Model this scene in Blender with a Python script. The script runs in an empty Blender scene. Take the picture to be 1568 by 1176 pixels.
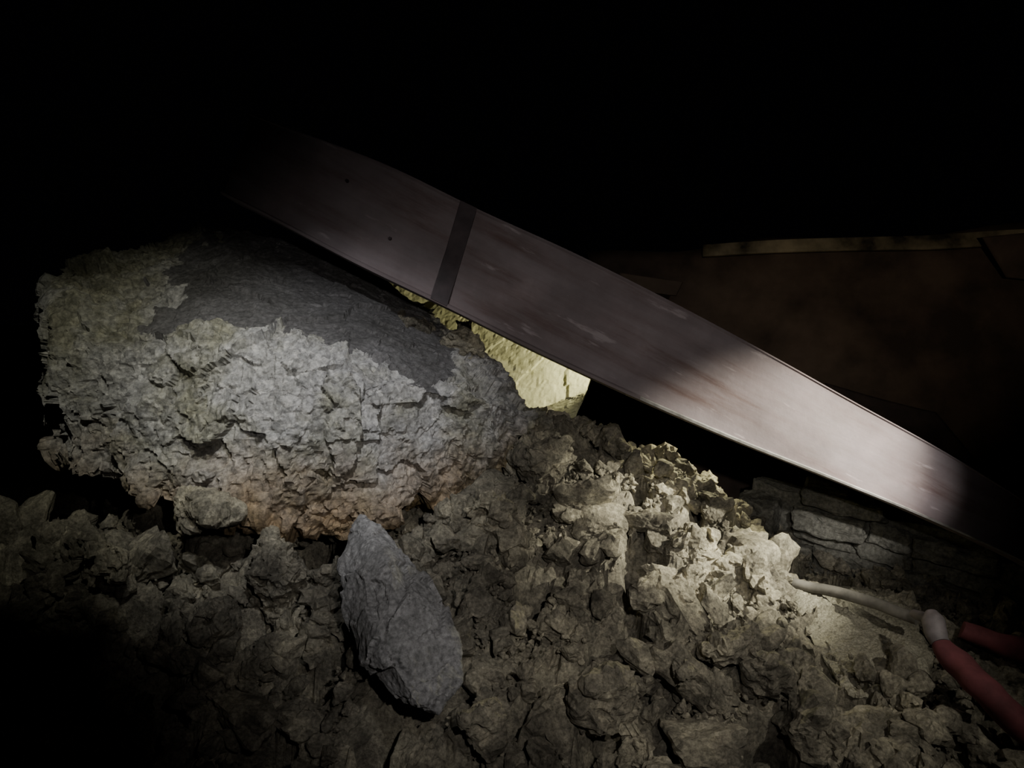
import bpy, bmesh, math, random
import numpy as np
from mathutils import Vector, Matrix, noise
random.seed(7); rng=np.random.default_rng(7)
PITCH=math.radians(10); CAM=Vector((0,0,1.6)); F=1568*26/36
FW=Vector((0,math.cos(PITCH),-math.sin(PITCH))); UP=Vector((0,math.sin(PITCH),math.cos(PITCH))); RT=Vector((1,0,0))
def P(u,v,d): return CAM+FW*d+RT*((u-784)/F*d)-UP*((v-588)/F*d)
S=bpy.context.scene
def link(o): S.collection.objects.link(o); return o

# ---------------- materials
def nodes(name):
    m=bpy.data.materials.new(name); m.use_nodes=True; nt=m.node_tree
    return m,nt,nt.nodes['Principled BSDF']
def ramp(nt,stops):
    r=nt.nodes.new('ShaderNodeValToRGB'); e=r.color_ramp.elements
    while len(e)<len(stops): e.new(0.5)
    for i,(p,c) in enumerate(stops): e[i].position=p; e[i].color=(*c,1)
    return r
def tex(nt,scale,detail=8,rough=.6,vec=None):
    n=nt.nodes.new('ShaderNodeTexNoise'); n.inputs['Scale'].default_value=scale
    n.inputs['Detail'].default_value=detail; n.inputs['Roughness'].default_value=rough
    nt.links.new(vec,n.inputs['Vector']); return n
def rockmat(name,stops,scale=3,bump=.6,bscale=60,rough=.9,bdist=.01,low=None,contrast=(.35,1.4),peb=0):
    m,nt,b=nodes(name); g=nt.nodes.new('ShaderNodeNewGeometry').outputs['Position']
    t=tex(nt,scale,10,.65,g); r=ramp(nt,stops); nt.links.new(t.outputs['Fac'],r.inputs['Fac'])
    col=r.outputs['Color']
    f=tex(nt,bscale*1.3,6,.7,g); fr=ramp(nt,[(.3,(contrast[0],)*3),(.7,(contrast[1],)*3)]); nt.links.new(f.outputs['Fac'],fr.inputs['Fac'])
    mx=nt.nodes.new('ShaderNodeMix'); mx.data_type='RGBA'; mx.blend_type='MULTIPLY'; mx.inputs[0].default_value=1
    nt.links.new(col,mx.inputs[6]); nt.links.new(fr.outputs['Color'],mx.inputs[7]); col=mx.outputs[2]
    if peb:   # embedded aggregate: every pebble its own grey
        vo=nt.nodes.new('ShaderNodeTexVoronoi'); vo.inputs['Scale'].default_value=peb; nt.links.new(g,vo.inputs['Vector'])
        sc=nt.nodes.new('ShaderNodeSeparateColor'); nt.links.new(vo.outputs['Color'],sc.inputs[0])
        pr=ramp(nt,[(0,(.55,.55,.53)),(.6,(.95,.94,.9)),(1,(1.4,1.37,1.3))]); nt.links.new(sc.outputs[0],pr.inputs['Fac'])
        m3=nt.nodes.new('ShaderNodeMix'); m3.data_type='RGBA'; m3.blend_type='MULTIPLY'; m3.inputs[0].default_value=.55
        nt.links.new(col,m3.inputs[6]); nt.links.new(pr.outputs['Color'],m3.inputs[7]); col=m3.outputs[2]
    if low:
        sp=nt.nodes.new('ShaderNodeSeparateXYZ'); nt.links.new(g,sp.inputs[0])
        w=tex(nt,4,5,.6,g)
        ad=nt.nodes.new('ShaderNodeMath'); ad.operation='MULTIPLY_ADD'; ad.inputs[1].default_value=.5
        nt.links.new(w.outputs['Fac'],ad.inputs[0]); nt.links.new(sp.outputs['Z'],ad.inputs[2])
        mr=nt.nodes.new('ShaderNodeMapRange'); mr.inputs[1].default_value=low[0]+.25; mr.inputs[2].default_value=low[1]+.25
        mr.inputs[3].default_value=1; mr.inputs[4].default_value=0; nt.links.new(ad.outputs[0],mr.inputs[0])
        m2=nt.nodes.new('ShaderNodeMix'); m2.data_type='RGBA'; m2.blend_type='MULTIPLY'; m2.inputs[7].default_value=(*low[2],1)
        nt.links.new(mr.outputs[0],m2.inputs[0]); nt.links.new(col,m2.inputs[6]); col=m2.outputs[2]
    nt.links.new(col,b.inputs['Base Color']); b.inputs['Roughness'].default_value=rough
    b.inputs['Specular IOR Level'].default_value=.25
    bt=tex(nt,bscale,12,.75,g); bp=nt.nodes.new('ShaderNodeBump'); bp.inputs['Strength'].default_value=bump; bp.inputs['Distance'].default_value=bdist
    nt.links.new(bt.outputs['Fac'],bp.inputs['Height']); nt.links.new(bp.outputs['Normal'],b.inputs['Normal'])
    return m
M_block=rockmat('weathered_concrete',[(.30,(.20,.19,.13)),(.42,(.33,.32,.25)),(.56,(.50,.49,.48)),(.66,(.42,.41,.39)),(.80,(.28,.27,.18))],2.2,1,45,low=(.70,1.0,(.80,.60,.38)),peb=45)
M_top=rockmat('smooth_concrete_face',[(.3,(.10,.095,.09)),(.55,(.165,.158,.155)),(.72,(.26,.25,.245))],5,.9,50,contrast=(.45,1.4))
M_rub=rockmat('rubble_stone',[(.32,(.10,.09,.072)),(.5,(.30,.275,.215)),(.66,(.62,.57,.43))],4.5,1,70,peb=28)
M_shard=rockmat('grey_slab_stone',[(.3,(.21,.207,.20)),(.7,(.42,.41,.40))],6,.9,50)
M_yel=rockmat('yellow_limestone',[(.3,(.60,.58,.34)),(.7,(.78,.76,.48))],5,.4,40,contrast=(.8,1.1))
M_sand=rockmat('sandy_mortar',[(.3,(.30,.28,.21)),(.7,(.46,.43,.33))],6,.5,110)
M_wall=rockmat('old_masonry',[(.3,(.12,.115,.095)),(.7,(.36,.35,.29))],5,.9,50)
M_dark=rockmat('dark_soil',[(.3,(.05,.045,.04)),(.7,(.11,.10,.09))],4,.8,40)

def steel():
    m,nt,b=nodes('weathered_steel'); pos=nt.nodes.new('ShaderNodeNewGeometry').outputs['Position']
    vr=nt.nodes.new('ShaderNodeVectorRotate'); vr.rotation_type='Y_AXIS'; vr.inputs['Angle'].default_value=-.47; nt.links.new(pos,vr.inputs['Vector'])
    mp=nt.nodes.new('ShaderNodeMapping'); mp.inputs['Scale'].default_value=(.5,.5,5); nt.links.new(vr.outputs[0],mp.inputs[0])
    ts=tex(nt,2.4,8,.65,mp.outputs[0])
    t=tex(nt,3,8,.6,pos)
    r=ramp(nt,[(.33,(.13,.088,.08)),(.45,(.19,.152,.152)),(.62,(.225,.19,.193))]); nt.links.new(ts.outputs['Fac'],r.inputs['Fac'])
    r1=ramp(nt,[(.3,(.7,.7,.7)),(.6,(1.1,1.1,1.1)),(.72,(1.5,1.5,1.5))]); nt.links.new(t.outputs['Fac'],r1.inputs['Fac'])
    mm=nt.nodes.new('ShaderNodeMix'); mm.data_type='RGBA'; mm.blend_type='MULTIPLY'; mm.inputs[0].default_value=1
    nt.links.new(r.outputs['Color'],mm.inputs[6]); nt.links.new(r1.outputs['Color'],mm.inputs[7])
    mp2=nt.nodes.new('ShaderNodeMapping'); mp2.inputs['Scale'].default_value=(3,3,16); nt.links.new(vr.outputs[0],mp2.inputs[0])
    t2=tex(nt,1.6,5,.6,mp2.outputs[0]); r2=ramp(nt,[(.64,(0,0,0)),(.71,(.7,.7,.7))]); nt.links.new(t2.outputs['Fac'],r2.inputs['Fac'])
    mx=nt.nodes.new('ShaderNodeMix'); mx.data_type='RGBA'; mx.inputs[7].default_value=(.36,.31,.31,1)
    nt.links.new(r2.outputs['Color'],mx.inputs[0]); nt.links.new(mm.outputs[2],mx.inputs[6])
    nt.links.new(mx.outputs[2],b.inputs['Base Color']); b.inputs['Metallic'].default_value=0
    b.inputs['Specular IOR Level'].default_value=.25
    t3=tex(nt,30,8,.6,pos); b.inputs['Roughness'].default_value=.8
    bp=nt.nodes.new('ShaderNodeBump'); bp.inputs['Strength'].default_value=.4; bp.inputs['Distance'].default_value=.005
    nt.links.new(t3.outputs['Fac'],bp.inputs['Height']); nt.links.new(bp.outputs['Normal'],b.inputs['Normal'])
    return m
M_steel=steel()
def plain(name,c,rough=.6,metal=0,sc=12,lo=.5,hi=1.3):
    m,nt,b=nodes(name); pos=nt.nodes.new('ShaderNodeNewGeometry').outputs['Position']
    t=tex(nt,sc,8,.6,pos); r=ramp(nt,[(.35,tuple(x*lo for x in c)),(.65,tuple(min(1,x*hi) for x in c))]); nt.links.new(t.outputs['Fac'],r.inputs['Fac'])
    nt.links.new(r.outputs['Color'],b.inputs['Base Color']); b.inputs['Roughness'].default_value=rough; b.inputs['Metallic'].default_value=metal
    return m
M_strap=plain('dark_strap',(.05,.035,.037),.7)
M_lip=plain('lit_steel_edge',(.5,.48,.45),.4,.3)  # paler lip: torch light on the beam's lower edge put into the colour
M_roof=plain('rusty_brown_sheet',(.11,.078,.058),.8,0,3)
M_fascia=plain('painted_timber',(.20,.17,.11),.6,0,3,.1,2.2)
M_red=plain('red_hose_fabric',(.16,.045,.05),.85,0,12,.6,1.2)
M_coup=plain('pale_alloy',(.20,.175,.175),.6,.1)
M_rod=plain('dusty_pipe',(.17,.158,.135),.75)
M_black=plain('black_sheet',(.03,.02,.018),.8)

# ---------------- helpers
def mesh_np(name,v,f,mat,smooth=False):
    me=bpy.data.meshes.new(name); n=f.shape[0]; k=f.shape[1]
    me.vertices.add(len(v)); me.vertices.foreach_set('co',np.asarray(v,dtype=np.float32).ravel())
    me.loops.add(n*k); me.loops.foreach_set('vertex_index',np.asarray(f,dtype=np.int32).ravel())
    me.polygons.add(n); me.polygons.foreach_set('loop_start',np.arange(0,n*k,k,dtype=np.int32))
    me.polygons.foreach_set('loop_total',np.full(n,k,dtype=np.int32))
    me.update(calc_edges=True); me.validate()
    me.polygons.foreach_set('use_smooth',np.full(n,smooth)); me.materials.append(mat)
    return link(bpy.data.objects.new(name,me))
def facet(p,fr):
    """piecewise-planar fracture relief: every Voronoi cell is a tilted flat"""
    q=p*fr; q=q+noise.noise_vector(q*1.7)*.25
    d,pts=noise.voronoi(q); c=pts[0]; r=noise.cell_vector(Vector((math.floor(c.x*97),math.floor(c.y*97),math.floor(c.z*97))))
    return (q-c).dot(r-Vector((.5,.5,.5)))*2+(r.x-.5)*.7
def hull_rock(name,pts,mat,voxel=.012,base=(2.5,.05),fac=((4,.03),(11,.012)),fine=((40,.008),),seed=0,weight=None,smooth=False,mat2=None):
    bm=bmesh.new(); vs=[bm.verts.new(p) for p in pts]
    bmesh.ops.convex_hull(bm,input=vs)
    bmesh.ops.delete(bm,geom=[v for v in bm.verts if not v.link_faces],context='VERTS')
    bmesh.ops.recalc_face_normals(bm,faces=bm.faces)
    me=bpy.data.meshes.new(name); bm.to_mesh(me); bm.free()
    o=link(bpy.data.objects.new(name,me)); md=o.modifiers.new('r','REMESH'); md.mode='VOXEL'; md.voxel_size=voxel
    dg=bpy.context.evaluated_depsgraph_get(); dg.update()
    m2=bpy.data.meshes.new_from_object(o.evaluated_get(dg)); o.modifiers.clear(); o.data=m2
    sh=Vector((seed*3.1,seed*1.7,0)); out=[]; ws=[]
    for v in m2.vertices:
        p=v.co+sh; n=v.normal; w=weight(v.co,n) if weight else 1
        ws.append(w)
        d=base[1]*noise.noise(p*base[0])
        for fr,a in fac: d+=w*a*facet(p,fr)
        for fr,a in fine: d+=w*a*(.7-2.2*abs(noise.noise(p*fr)))
        out.append(v.co+n*d)
    m2.vertices.foreach_set('co',np.array(out,dtype=np.float32).ravel()); m2.update()
    m2.polygons.foreach_set('use_smooth',np.full(len(m2.polygons),smooth))
    m2.materials.clear(); m2.materials.append(mat)
    if mat2:
        m2.materials.append(mat2)
        for f in m2.polygons:
            if ws[f.vertices[0]]<.62: f.material_index=1
    return o

# ---------------- terrain
ctl=[P(*c) for c in [
 (100,1176,2.1),(400,1176,2.05),(700,1176,2.0),(900,1176,2.0),(1200,1176,2.0),(1500,1150,2.05),(1650,1150,2.0),
 (60,1000,2.35),(350,1000,2.3),(600,1000,2.2),(800,1000,2.25),(1000,1000,2.3),(1200,1000,2.35),(1350,1000,2.5),(1550,1020,2.45),
 (60,830,2.6),(200,850,2.55),(420,870,2.5),(700,850,2.5),(900,850,2.6),(1080,850,2.6),(1200,910,2.85),(1350,930,2.8),(1560,960,2.75),
 (760,740,2.8),(900,730,2.85),(1020,750,2.9),(1120,800,2.95),(860,650,3.0),(940,685,3.05),(1050,725,3.05),(1140,790,3.1),(1220,900,3.0),(1300,910,2.95)]]
ctl+=[Vector(c) for c in [(-3,2.2,.3),(-2.6,3,.4),(-1.5,3.2,.5),(-.5,3.2,.6),(-3,1,.0),(-1.5,.8,-.1),(0,.8,-.1),(1.5,.8,-.1),(3,.8,0),(3,2.5,.1),(3.2,3.5,.1),(2.2,3.6,.05),
  (.8,3.7,.35),(1.5,3.5,.1),(0,3.8,.5),(0,4.8,.0),(-2,4.8,.0),(2,4.8,.0),(3,4.8,0),(-3,4,.1)]]
A=np.array([[c.x,c.y] for c in ctl]); Z=np.array([c.z for c in ctl])
D=np.hypot(A[:,None,0]-A[None,:,0],A[:,None,1]-A[None,:,1])
n=len(A); K=np.zeros((n+3,n+3)); K[:n,:n]=D; K[:n,:n]-=np.eye(n)*.02
K[:n,n]=1; K[:n,n+1:]=A; K[n,:n]=1; K[n+1:,:n]=A.T
W=np.linalg.solve(K,np.concatenate([Z,[0,0,0]]))
def H(x,y):
    x=np.atleast_1d(x); y=np.atleast_1d(y); o=np.zeros(len(x))
    for s in range(0,len(x),20000):
        xs=x[s:s+20000];ys=y[s:s+20000]
        d=np.hypot(xs[:,None]-A[None,:,0],ys[:,None]-A[None,:,1])
        o[s:s+20000]=d@W[:n]+W[n]+W[n+1]*xs+W[n+2]*ys
    return o
gx=np.linspace(-3,3,620); gy=np.linspace(.8,4.8,400)
X,Y=np.meshgrid(gx,gy); x=X.ravel(); y=Y.ravel(); z=H(x,y)
dz=np.empty(len(x))
def hole(p):
    h=noise.noise(p*6.5+Vector((3,1,7))); return -.20*max(0,min(1,(h-.10)*4.5))
for i in range(len(x)):
    p=Vector((x[i],y[i],z[i]))
    dz[i]=.08*noise.noise(p*3.5)+.055*facet(p,6)+.022*facet(p,15)+.02*(.4-abs(noise.noise(p*22))*2)+hole(p)-.02
z=z+dz
V=np.stack([x,y,z],1); nx,ny=len(gx),len(gy)
idx=np.arange(nx*ny).reshape(ny,nx)
Fq=np.stack([idx[:-1,:-1],idx[:-1,1:],idx[1:,1:],idx[1:,:-1]],-1).reshape(-1,4)
Ft=np.concatenate([Fq[:,[0,1,2]],Fq[:,[0,2,3]]])

def ico(sub):
    bm=bmesh.new(); bmesh.ops.create_icosphere(bm,subdivisions=sub,radius=1); bm.verts.ensure_lookup_table()
    v=np.array([q.co[:] for q in bm.verts]); f=np.array([[q.index for q in fc.verts] for fc in bm.faces]); bm.free(); return v,f
def protos(sub,k,rough,npl=11):
    v,f=ico(sub); out=[]
    for i in range(k):
        pn=rng.normal(size=(npl,3)); pn/=np.linalg.norm(pn,axis=1)[:,None]; h=rng.uniform(.45,.95,npl)
        dt=v@pn.T; r=np.min(np.where(dt>.05,h/np.maximum(dt,.05),9),axis=1); r=np.minimum(r,1.5)
        ns=np.array([.5*noise.noise(Vector(q)*2.2+Vector((i*7,0,0)))+.25*(0.4-abs(noise.noise(Vector(q)*5+Vector((0,i*5,0)))))+.25*(0.3-abs(noise.noise(Vector(q)*11+Vector((0,i*5,0)))))for q in v])
        r=r*(1+rough*ns)
        sc=np.array([1,rng.uniform(.55,1),rng.uniform(.45,.9)])
        out.append(v*r[:,None]*sc)
    return out,f
def rotm(k):
    q=rng.normal(size=(k,4)); q/=np.linalg.norm(q,axis=1)[:,None]; w,a,b,c=q.T
    return np.stack([1-2*(b*b+c*c),2*(a*b-c*w),2*(a*c+b*w),2*(a*b+c*w),1-2*(a*a+c*c),2*(b*c-a*w),2*(a*c-b*w),2*(b*c+a*w),1-2*(a*a+b*b)],1).reshape(k,3,3)
allV=[V]; allF=[Ft]; off=len(V)
def keep(xx,yy,zz,s):
    ok=np.ones(len(xx),bool)
    for c,r in ((P(1315,985,2.55),.2),(P(1340,930,2.8),.14),(P(1300,880,3.0),.13),(P(1400,890,2.8),.12),(P(1200,860,3.1),.1),(P(590,980,2.0),.13),(P(640,1060,1.9),.12)):
        ok&=np.hypot(xx-c.x,yy-c.y)>r+s*.8
    return ok
def scatter(cnt,sub,smin,smax,pw,rough,lift,box,skip=.6):
    global off
    ps,f=protos(sub,14,rough)
    xx=rng.uniform(box[0],box[1],cnt); yy=rng.uniform(box[2],box[3],cnt)
    s=smin+(smax-smin)*rng.random(cnt)**pw; zz=H(xx,yy); hh=np.array([hole(Vector((a,b,c))) for a,b,c in zip(xx,yy,zz)])
    ok=keep(xx,yy,zz,s)&((hh>-.05)|(rng.random(cnt)>skip)); zz=zz+hh*.9+s*rng.uniform(-.3,lift,cnt)
    xx,yy,zz,s=xx[ok],yy[ok],zz[ok],s[ok]; R=rotm(len(s))
    for i in range(len(s)):
        v=ps[i%14]@R[i].T*s[i]+np.array([xx[i],yy[i],zz[i]])
        allV.append(v); allF.append(f+off); off+=len(v)
scatter(220,4,.06,.13,2.5,.5,.5,(-2.2,2.3,1.5,3.4),1)
scatter(3400,3,.014,.06,1.5,.5,1.2,(-1.6,2.1,1.6,3.35),.95)
scatter(9000,1,.005,.015,1.5,.4,2.5,(-1.2,2.0,1.6,3.3),.9)
for i,(u,v,d,w,h,sd) in enumerate([(415,885,2.42,65,80,1),(315,785,2.4,52,38,2),(752,785,2.55,48,32,3),(740,1105,1.98,42,50,4),(160,860,2.5,90,50,6),(705,528,2.95,42,45,7),(615,500,3.0,50,35,11),
      (1115,985,2.25,55,42,8),(330,950,2.3,50,40,9),(930,1075,2.08,60,50,10),(500,890,2.4,30,50,12),(1180,1030,2.2,40,60,13),(830,700,2.8,50,45,15),(1050,1030,2.1,22,35,16),(1000,905,2.45,40,32,17)]):
    random.seed(sd); pts=[]
    for k in range(14):
        a=Vector((random.gauss(0,1),random.gauss(0,1),random.gauss(0,1))).normalized()
        pts.append(P(u+a.x*w,v+a.z*h,d+a.y*w/F*d))
    o=hull_rock('t',pts,M_rub,.008,(5,.02),((7,.03),(18,.014)),((24,.009),(45,.006)),sd)
    me=o.data; me.calc_loop_triangles(); vv=np.empty(len(me.vertices)*3,np.float32); me.vertices.foreach_get('co',vv)
    tt=np.empty(len(me.loop_triangles)*3,np.int32); me.loop_triangles.foreach_get('vertices',tt)
    allV.append(vv.reshape(-1,3)); allF.append(tt.reshape(-1,3)+off); off+=len(me.vertices); bpy.data.objects.remove(o)
mesh_np('rubble_pile',np.concatenate(allV),np.concatenate(allF),M_rub,False)

g=[];N=60
for j in range(N):
    for i in range(N):
        a=-14+28*i/(N-1); b=-8+26*j/(N-1); g.append((a,b,-.12+.1*noise.noise(Vector((a,b,0))*.6)))
gi=np.arange(N*N).reshape(N,N)
mesh_np('ground',np.array(g),np.stack([gi[:-1,:-1],gi[:-1,1:],gi[1:,1:],gi[1:,:-1]],-1).reshape(-1,4),M_dark,True)

# ---------------- big block
front=[(90,495,2.5),(250,515,2.47),(420,550,2.42),(600,580,2.47),(735,615,2.6),(78,590,2.47),(98,725,2.5),(205,765,2.45),(310,758,2.42),(420,792,2.42),(515,825,2.47),(630,780,2.52),(700,700,2.6),(450,640,2.36),(250,620,2.4)]
back=[(98,405,2.85),(180,412,2.85),(285,365,3.05),(345,352,3.1),(505,382,3.15),(600,443,3.15),(655,505,3.05),(760,590,2.95),(840,635,2.95),(110,650,3.2),(400,700,3.4),(700,750,3.3),(840,700,3.15)]
XL=P(285,400,2.9).x
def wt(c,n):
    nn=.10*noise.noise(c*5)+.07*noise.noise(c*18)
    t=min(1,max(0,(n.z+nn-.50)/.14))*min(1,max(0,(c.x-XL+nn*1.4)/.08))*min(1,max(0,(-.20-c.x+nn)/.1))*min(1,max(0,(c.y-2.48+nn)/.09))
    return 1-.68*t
hull_rock('broken_concrete_block',[P(*p) for p in front+back],M_block,.0075,(2.6,.03),((3.2,.06),(8,.034),(20,.012)),((15,.008),(42,.005)),3,wt,False,M_top)
hull_rock('stone_slab_shard',[P(*p) for p in [(552,790,2.32),(590,812,2.28),(655,880,2.2),(705,985,2.08),(712,1045,2.02),(674,1095,1.97),(612,1082,1.97),(558,1020,2.05),(530,930,2.15),(520,860,2.25),(562,880,2.12),(585,1000,1.96),(640,1085,1.9),(600,870,2.1),
   (560,850,2.5),(690,1000,2.35),(560,1000,2.35),(650,1060,2.3)]],M_shard,.0065,(5,.006),((3.5,.022),(9,.013)),((30,.003),(60,.002)),5)
hull_rock('limestone_fragment',[P(*p) for p in [(560,380,3.5),(720,440,3.5),(910,560,3.5),(900,600,3.5),(800,640,3.5),(600,520,3.5),(560,380,3.8),(720,440,3.8),(910,560,3.8),(880,640,3.8),(600,640,3.8)]],M_yel,.012,(3,.02),((4,.012),),((12,.004),(40,.003)),8)
hull_rock('mortar_slab',[P(*p) for p in [(1210,888,2.82),(1330,900,2.8),(1390,935,2.68),(1425,1010,2.45),(1402,1078,2.25),(1300,1062,2.28),(1240,980,2.5),(1210,893,3.1),(1330,905,3.1),(1425,1030,2.8),(1402,1098,2.6),(1300,1080,2.6),(1240,1000,2.8)]],M_sand,.009,(4,.03),((5,.01),),((16,.008),(50,.005)),9)

# ---------------- steel beam
T=[(300,140),(440,195),(590,252),(735,322),(880,388),(1030,463),(1170,538),(1300,611),(1460,700),(1640,812),(1900,985)]
B=[(255,255),(398,325),(545,402),(690,472),(838,545),(990,615),(1135,677),(1270,731),(1435,800),(1620,888),(1870,1030)]
def dep(u): return 2.70-(u-300)/1300*.08
prof=[(-.012,.020),(.012,.024),(.024,.018),(.03,0),(.97,0),(.985,.006),(1,.004),(1,-.14),(.97,-.14),(.96,-.02),(.05,-.02),(.04,-.15),(-.008,-.15)]
def section(t):
    i=min(int(t),len(T)-2); f=t-i
    def cr(L,k): return L[max(0,min(len(L)-1,k))]
    def cat(L):
        p0,p1,p2,p3=cr(L,i-1),cr(L,i),cr(L,i+1),cr(L,i+2)
        return [.5*((2*p1[k])+(-p0[k]+p2[k])*f+(2*p0[k]-5*p1[k]+4*p2[k]-p3[k])*f*f+(-p0[k]+3*p1[k]-3*p2[k]+p3[k])*f**3) for k in (0,1)]
    a=cat(T); b=cat(B); d=dep((a[0]+b[0])/2); return P(*a,d),P(*b,d)
AX=(section(9)[0]-section(0)[0]).normalized()
def ring(t,prf,ex=0):
    a,b=section(t); up=a-b; nn=AX.cross(up).normalized()
    if nn.y>0: nn=-nn
    return [b+up*s+nn*(q+ex) for s,q in prf]
def sweep(name,ts,prf,mat,ex=0,lip=None):
    bm=bmesh.new(); prev=None; first=None
    for t in ts:
        r=[bm.verts.new(p) for p in ring(t,prf,ex)]
        if prev:
            for k in range(len(r)):
                f=bm.faces.new((prev[k],prev[(k+1)%len(r)],r[(k+1)%len(r)],r[k]))
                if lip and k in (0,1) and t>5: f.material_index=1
        else: first=r
        prev=r
    bm.faces.new(first[::-1]); bm.faces.new(prev); bmesh.ops.recalc_face_normals(bm,faces=bm.faces)
    me=bpy.data.meshes.new(name); bm.to_mesh(me); bm.free(); me.materials.append(mat)
    if lip: me.materials.append(lip)
    return link(bpy.data.objects.new(name,me))
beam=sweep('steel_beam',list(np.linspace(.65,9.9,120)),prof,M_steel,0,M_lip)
strap=sweep('splice_strap',[2.80,2.87,2.95,2.97],[(0.0,.028),(.5,.008),(1.0,.012),(1.005,-.02),(.5,-.015),(0,-.015)],M_strap,0)
strap.parent=beam
def bolt(t,s):
    a,b=section(t); p=b+(a-b)*s; nn=AX.cross(a-b).normalized()
    if nn.y>0: nn=-nn
    bm=bmesh.new(); bmesh.ops.create_cone(bm,cap_ends=True,segments=6,radius1=.007,radius2=.006,depth=.012)
    me=bpy.data.meshes.new('bolt'); bm.to_mesh(me); bm.free(); me.materials.append(M_strap); o=link(bpy.data.objects.new('bolt',me))
    o.matrix_world=Matrix.Translation(p+nn*.005)@nn.to_track_quat('Z','Y').to_matrix().to_4x4(); o.parent=beam
bolt(2.25,.36); bolt(1.7,.7)

# ---------------- masonry wall
o0=Vector((1.10,3.30,0)); dr=Vector((.84,-.54,0)).normalized(); nr=Vector((-dr.y,dr.x,0))
if nr.y<0: nr=-nr
bm=bmesh.new(); z0=.05
def blk(s0,s1,za,zb,depth,push=0):
    j=lambda a=.012: random.uniform(-a,a)
    r=bmesh.ops.create_cube(bm,size=1)
    for v in r['verts']:
        q=v.co; s=s0+(q.x+.5)*(s1-s0)+j(); zz=za+(q.z+.5)*(zb-za)+j(); t=(q.y+.5)*depth+push
        w=o0+dr*s+nr*t; v.co=(w.x,w.y,zz-.09*max(0,s))
random.seed(4); zc=z0; row=0
while zc<.56:
    hh=random.uniform(.06,.13); s=0.13+random.uniform(0,.1)
    while s<1.4:
        L=random.uniform(.14,.42)
        if random.random()>.1: blk(s+.004,s+L-.004,zc+.004,zc+hh-.004,.16,random.uniform(-.04,.03))
        s+=L
    zc+=hh; row+=1
blk(-.02,.14,.25,.50,.17,-.10); blk(-.03,.12,.05,.245,.17,-.03); blk(.0,1.4,.03,.54,.1,.06)
bmesh.ops.bevel(bm,geom=bm.edges[:],offset=.009,segments=1,affect='EDGES')
bmesh.ops.subdivide_edges(bm,edges=[e for e in bm.edges if e.calc_length()>.04],cuts=9,use_grid_fill=True)
for v in bm.verts:
    q=v.co*10; v.co+=Vector((noise.noise(q),noise.noise(q+Vector((9,0,0))),noise.noise(q+Vector((0,9,0)))))*.022+Vector((noise.noise(q*4),noise.noise(q*4+Vector((9,0,0))),noise.noise(q*4+Vector((0,9,0)))))*.011
me=bpy.data.meshes.new('masonry_wall'); bm.to_mesh(me); bm.free(); me.materials.append(M_wall)
link(bpy.data.objects.new('masonry_wall',me))

# ---------------- pipe + hose
def tube(name,pts,r,mat,res=12,taper=None,wob=0):
    cu=bpy.data.curves.new(name,'CURVE'); cu.dimensions='3D'; sp=cu.splines.new('BEZIER'); sp.bezier_points.add(len(pts)-1)
    for i,p in enumerate(pts):
        b=sp.bezier_points[i]; b.co=p; b.handle_left_type=b.handle_right_type='AUTO'; b.radius=taper[i] if taper else 1
    cu.bevel_depth=r; cu.bevel_resolution=8; cu.resolution_u=res; cu.use_fill_caps=True; cu.materials.append(mat)
    o=link(bpy.data.objects.new(name,cu)); dg=bpy.context.evaluated_depsgraph_get(); dg.update()
    me=bpy.data.meshes.new_from_object(o.evaluated_get(dg)); bpy.data.objects.remove(o); me.materials.clear(); me.materials.append(mat)
    if wob:
        for v in me.vertices: v.co+=noise.noise_vector(v.co*12)*wob
    me.polygons.foreach_set('use_smooth',np.full(len(me.polygons),True))
    return link(bpy.data.objects.new(name,me))
tube('steel_pipe',[P(1215,893,2.75),(P(1310,915,2.62)),P(1405,948,2.45)],.02,M_rod,12,None,.004)
hose=tube('fire_hose',[P(1432,975,2.2),P(1460,1010,2.15),P(1510,1060,2.05),P(1575,1120,1.98),P(1680,1140,2.0),P(1710,1050,2.2),P(1620,1010,2.35),P(1540,990,2.35),P(1475,965,2.4)],.04,M_red,24,[.6,.9,1,1,1,1,1,.95,.7],.012)
cp=tube('hose_coupling',[P(1426,938,2.25),P(1429,950,2.23),P(1434,972,2.2),P(1440,985,2.18)],.036,M_coup,8,[.5,.9,.85,.7]); cp.parent=hose
cp=tube('hose_nozzle',[P(1400,940,2.35),P(1426,950,2.24)],.02,M_coup,8,[.7,1]); cp.parent=hose

# ---------------- collapsed roof
def sheet(name,grid,mat,thick,nz=.03,sub=24):
    a,b,c,d=grid; vs=[];N=sub
    for j in range(N+1):
        for i in range(N+1):
            p=(a*(1-i/N)+b*(i/N))*(1-j/N)+(d*(1-i/N)+c*(i/N))*(j/N)
            vs.append(p+Vector((0,1,.5))*nz*noise.noise(p*1.7))
    ii=np.arange((N+1)**2).reshape(N+1,N+1)
    o=mesh_np(name,np.array([v[:] for v in vs]),np.stack([ii[:-1,:-1],ii[:-1,1:],ii[1:,1:],ii[1:,:-1]],-1).reshape(-1,4),mat,True)
    m=o.modifiers.new('s','SOLIDIFY'); m.thickness=thick; return o
roof=sheet('collapsed_roof',(P(900,395,5.2),P(1800,335,4.6),P(1900,900,3.9),P(1000,760,4.6)),M_roof,.05,.12)
fs=sheet('fascia_board',(P(1075,378,5.0),P(1800,345,4.5),P(1800,370,4.48),P(1075,394,4.98)),M_fascia,.04,.03); fs.parent=roof
pp=sheet('eave_panel',(P(1500,362,4.5),P(1800,345,4.2),P(1800,460,4.2),P(1540,425,4.5)),M_roof,.03,.05); pp.parent=roof
sheet('torn_metal_sheet',(P(1265,592,3.7),P(1430,632,3.6),P(1500,715,3.5),P(1330,700,3.6)),M_black,.02,.05)
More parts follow.
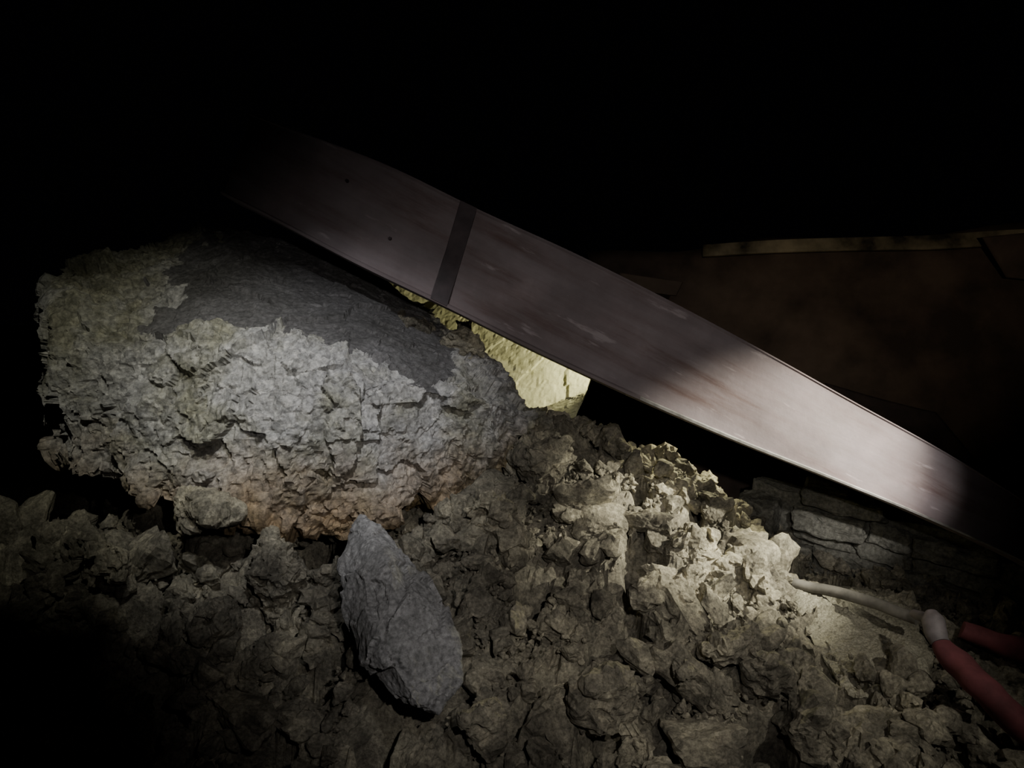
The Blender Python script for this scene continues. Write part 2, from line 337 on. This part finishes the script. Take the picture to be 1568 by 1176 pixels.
sheet('bent_metal_flashing',(P(950,418,4.2),P(1045,432,4.1),P(1035,452,4.1),P(940,440,4.2)),M_roof,.02,.03)

# ---------------- lights
def spot(name,loc,tgt,power,ang,blend,col,rad=.02):
    l=bpy.data.lights.new(name,'SPOT'); l.energy=power; l.spot_size=math.radians(ang); l.spot_blend=blend; l.color=col; l.shadow_soft_size=rad
    o=link(bpy.data.objects.new(name,l)); o.location=loc; o.rotation_euler=(tgt-loc).to_track_quat('-Z','Y').to_euler(); return o
spot('torch_light',Vector((-.25,1.0,2.4)),P(500,600,2.4),115,42,1,(.94,.96,1))
spot('torch_light.005',Vector((-.55,.9,2.3)),P(240,585,2.5),58,40,1,(1,1,.86))
spot('torch_light.001',Vector((1.85,1.75,1.65)),P(1085,790,2.85),390,42,1,(1,.97,.82))
spot('torch_light.002',Vector((.9,.6,1.75)),P(1360,730,2.65),165,14.0,1,(1,.97,.95))
spot('camera_fill_light',Vector((.3,.1,1.8)),P(860,720,2.5),58,68,1,(1,.95,.92))  # added broad dim fill from near the camera, not a worn lamp
spot('shard_fill_light',Vector((.35,.7,1.9)),P(640,960,2.1),20,24,1,(.97,.97,1))  # added spot that brightens the shard
spot('hidden_back_light',P(1010,560,3.22),P(800,560,3.5),28,70,.8,(1,.95,.66))  # unseen light hidden behind the beam, placed to light the limestone
spot('hidden_back_light.001',P(1130,600,3.3),P(1070,735,3.0),55,75,1,(1,.95,.60))  # second unseen light behind the beam, added for the rubble crest
spot('roof_fill_light',Vector((1.0,.5,1.7)),P(1320,400,4.6),60,38,1,(1,.85,.66))  # added weak warm fill so the roof shows
spot('slope_fill_light',Vector((1.3,.6,2.1)),P(1160,960,2.4),62,44,1,(1,.96,.86))  # added fill for the lower right of the slope
w=bpy.data.worlds.new('night'); S.world=w; w.use_nodes=True; w.node_tree.nodes['Background'].inputs[0].default_value=(.0006,.0006,.0008,1)

cd=bpy.data.cameras.new('camera'); cam=link(bpy.data.objects.new('camera',cd)); cd.lens=26; cd.sensor_width=36
cam.location=CAM; cam.rotation_euler=(math.radians(90)-PITCH,0,0); S.camera=cam
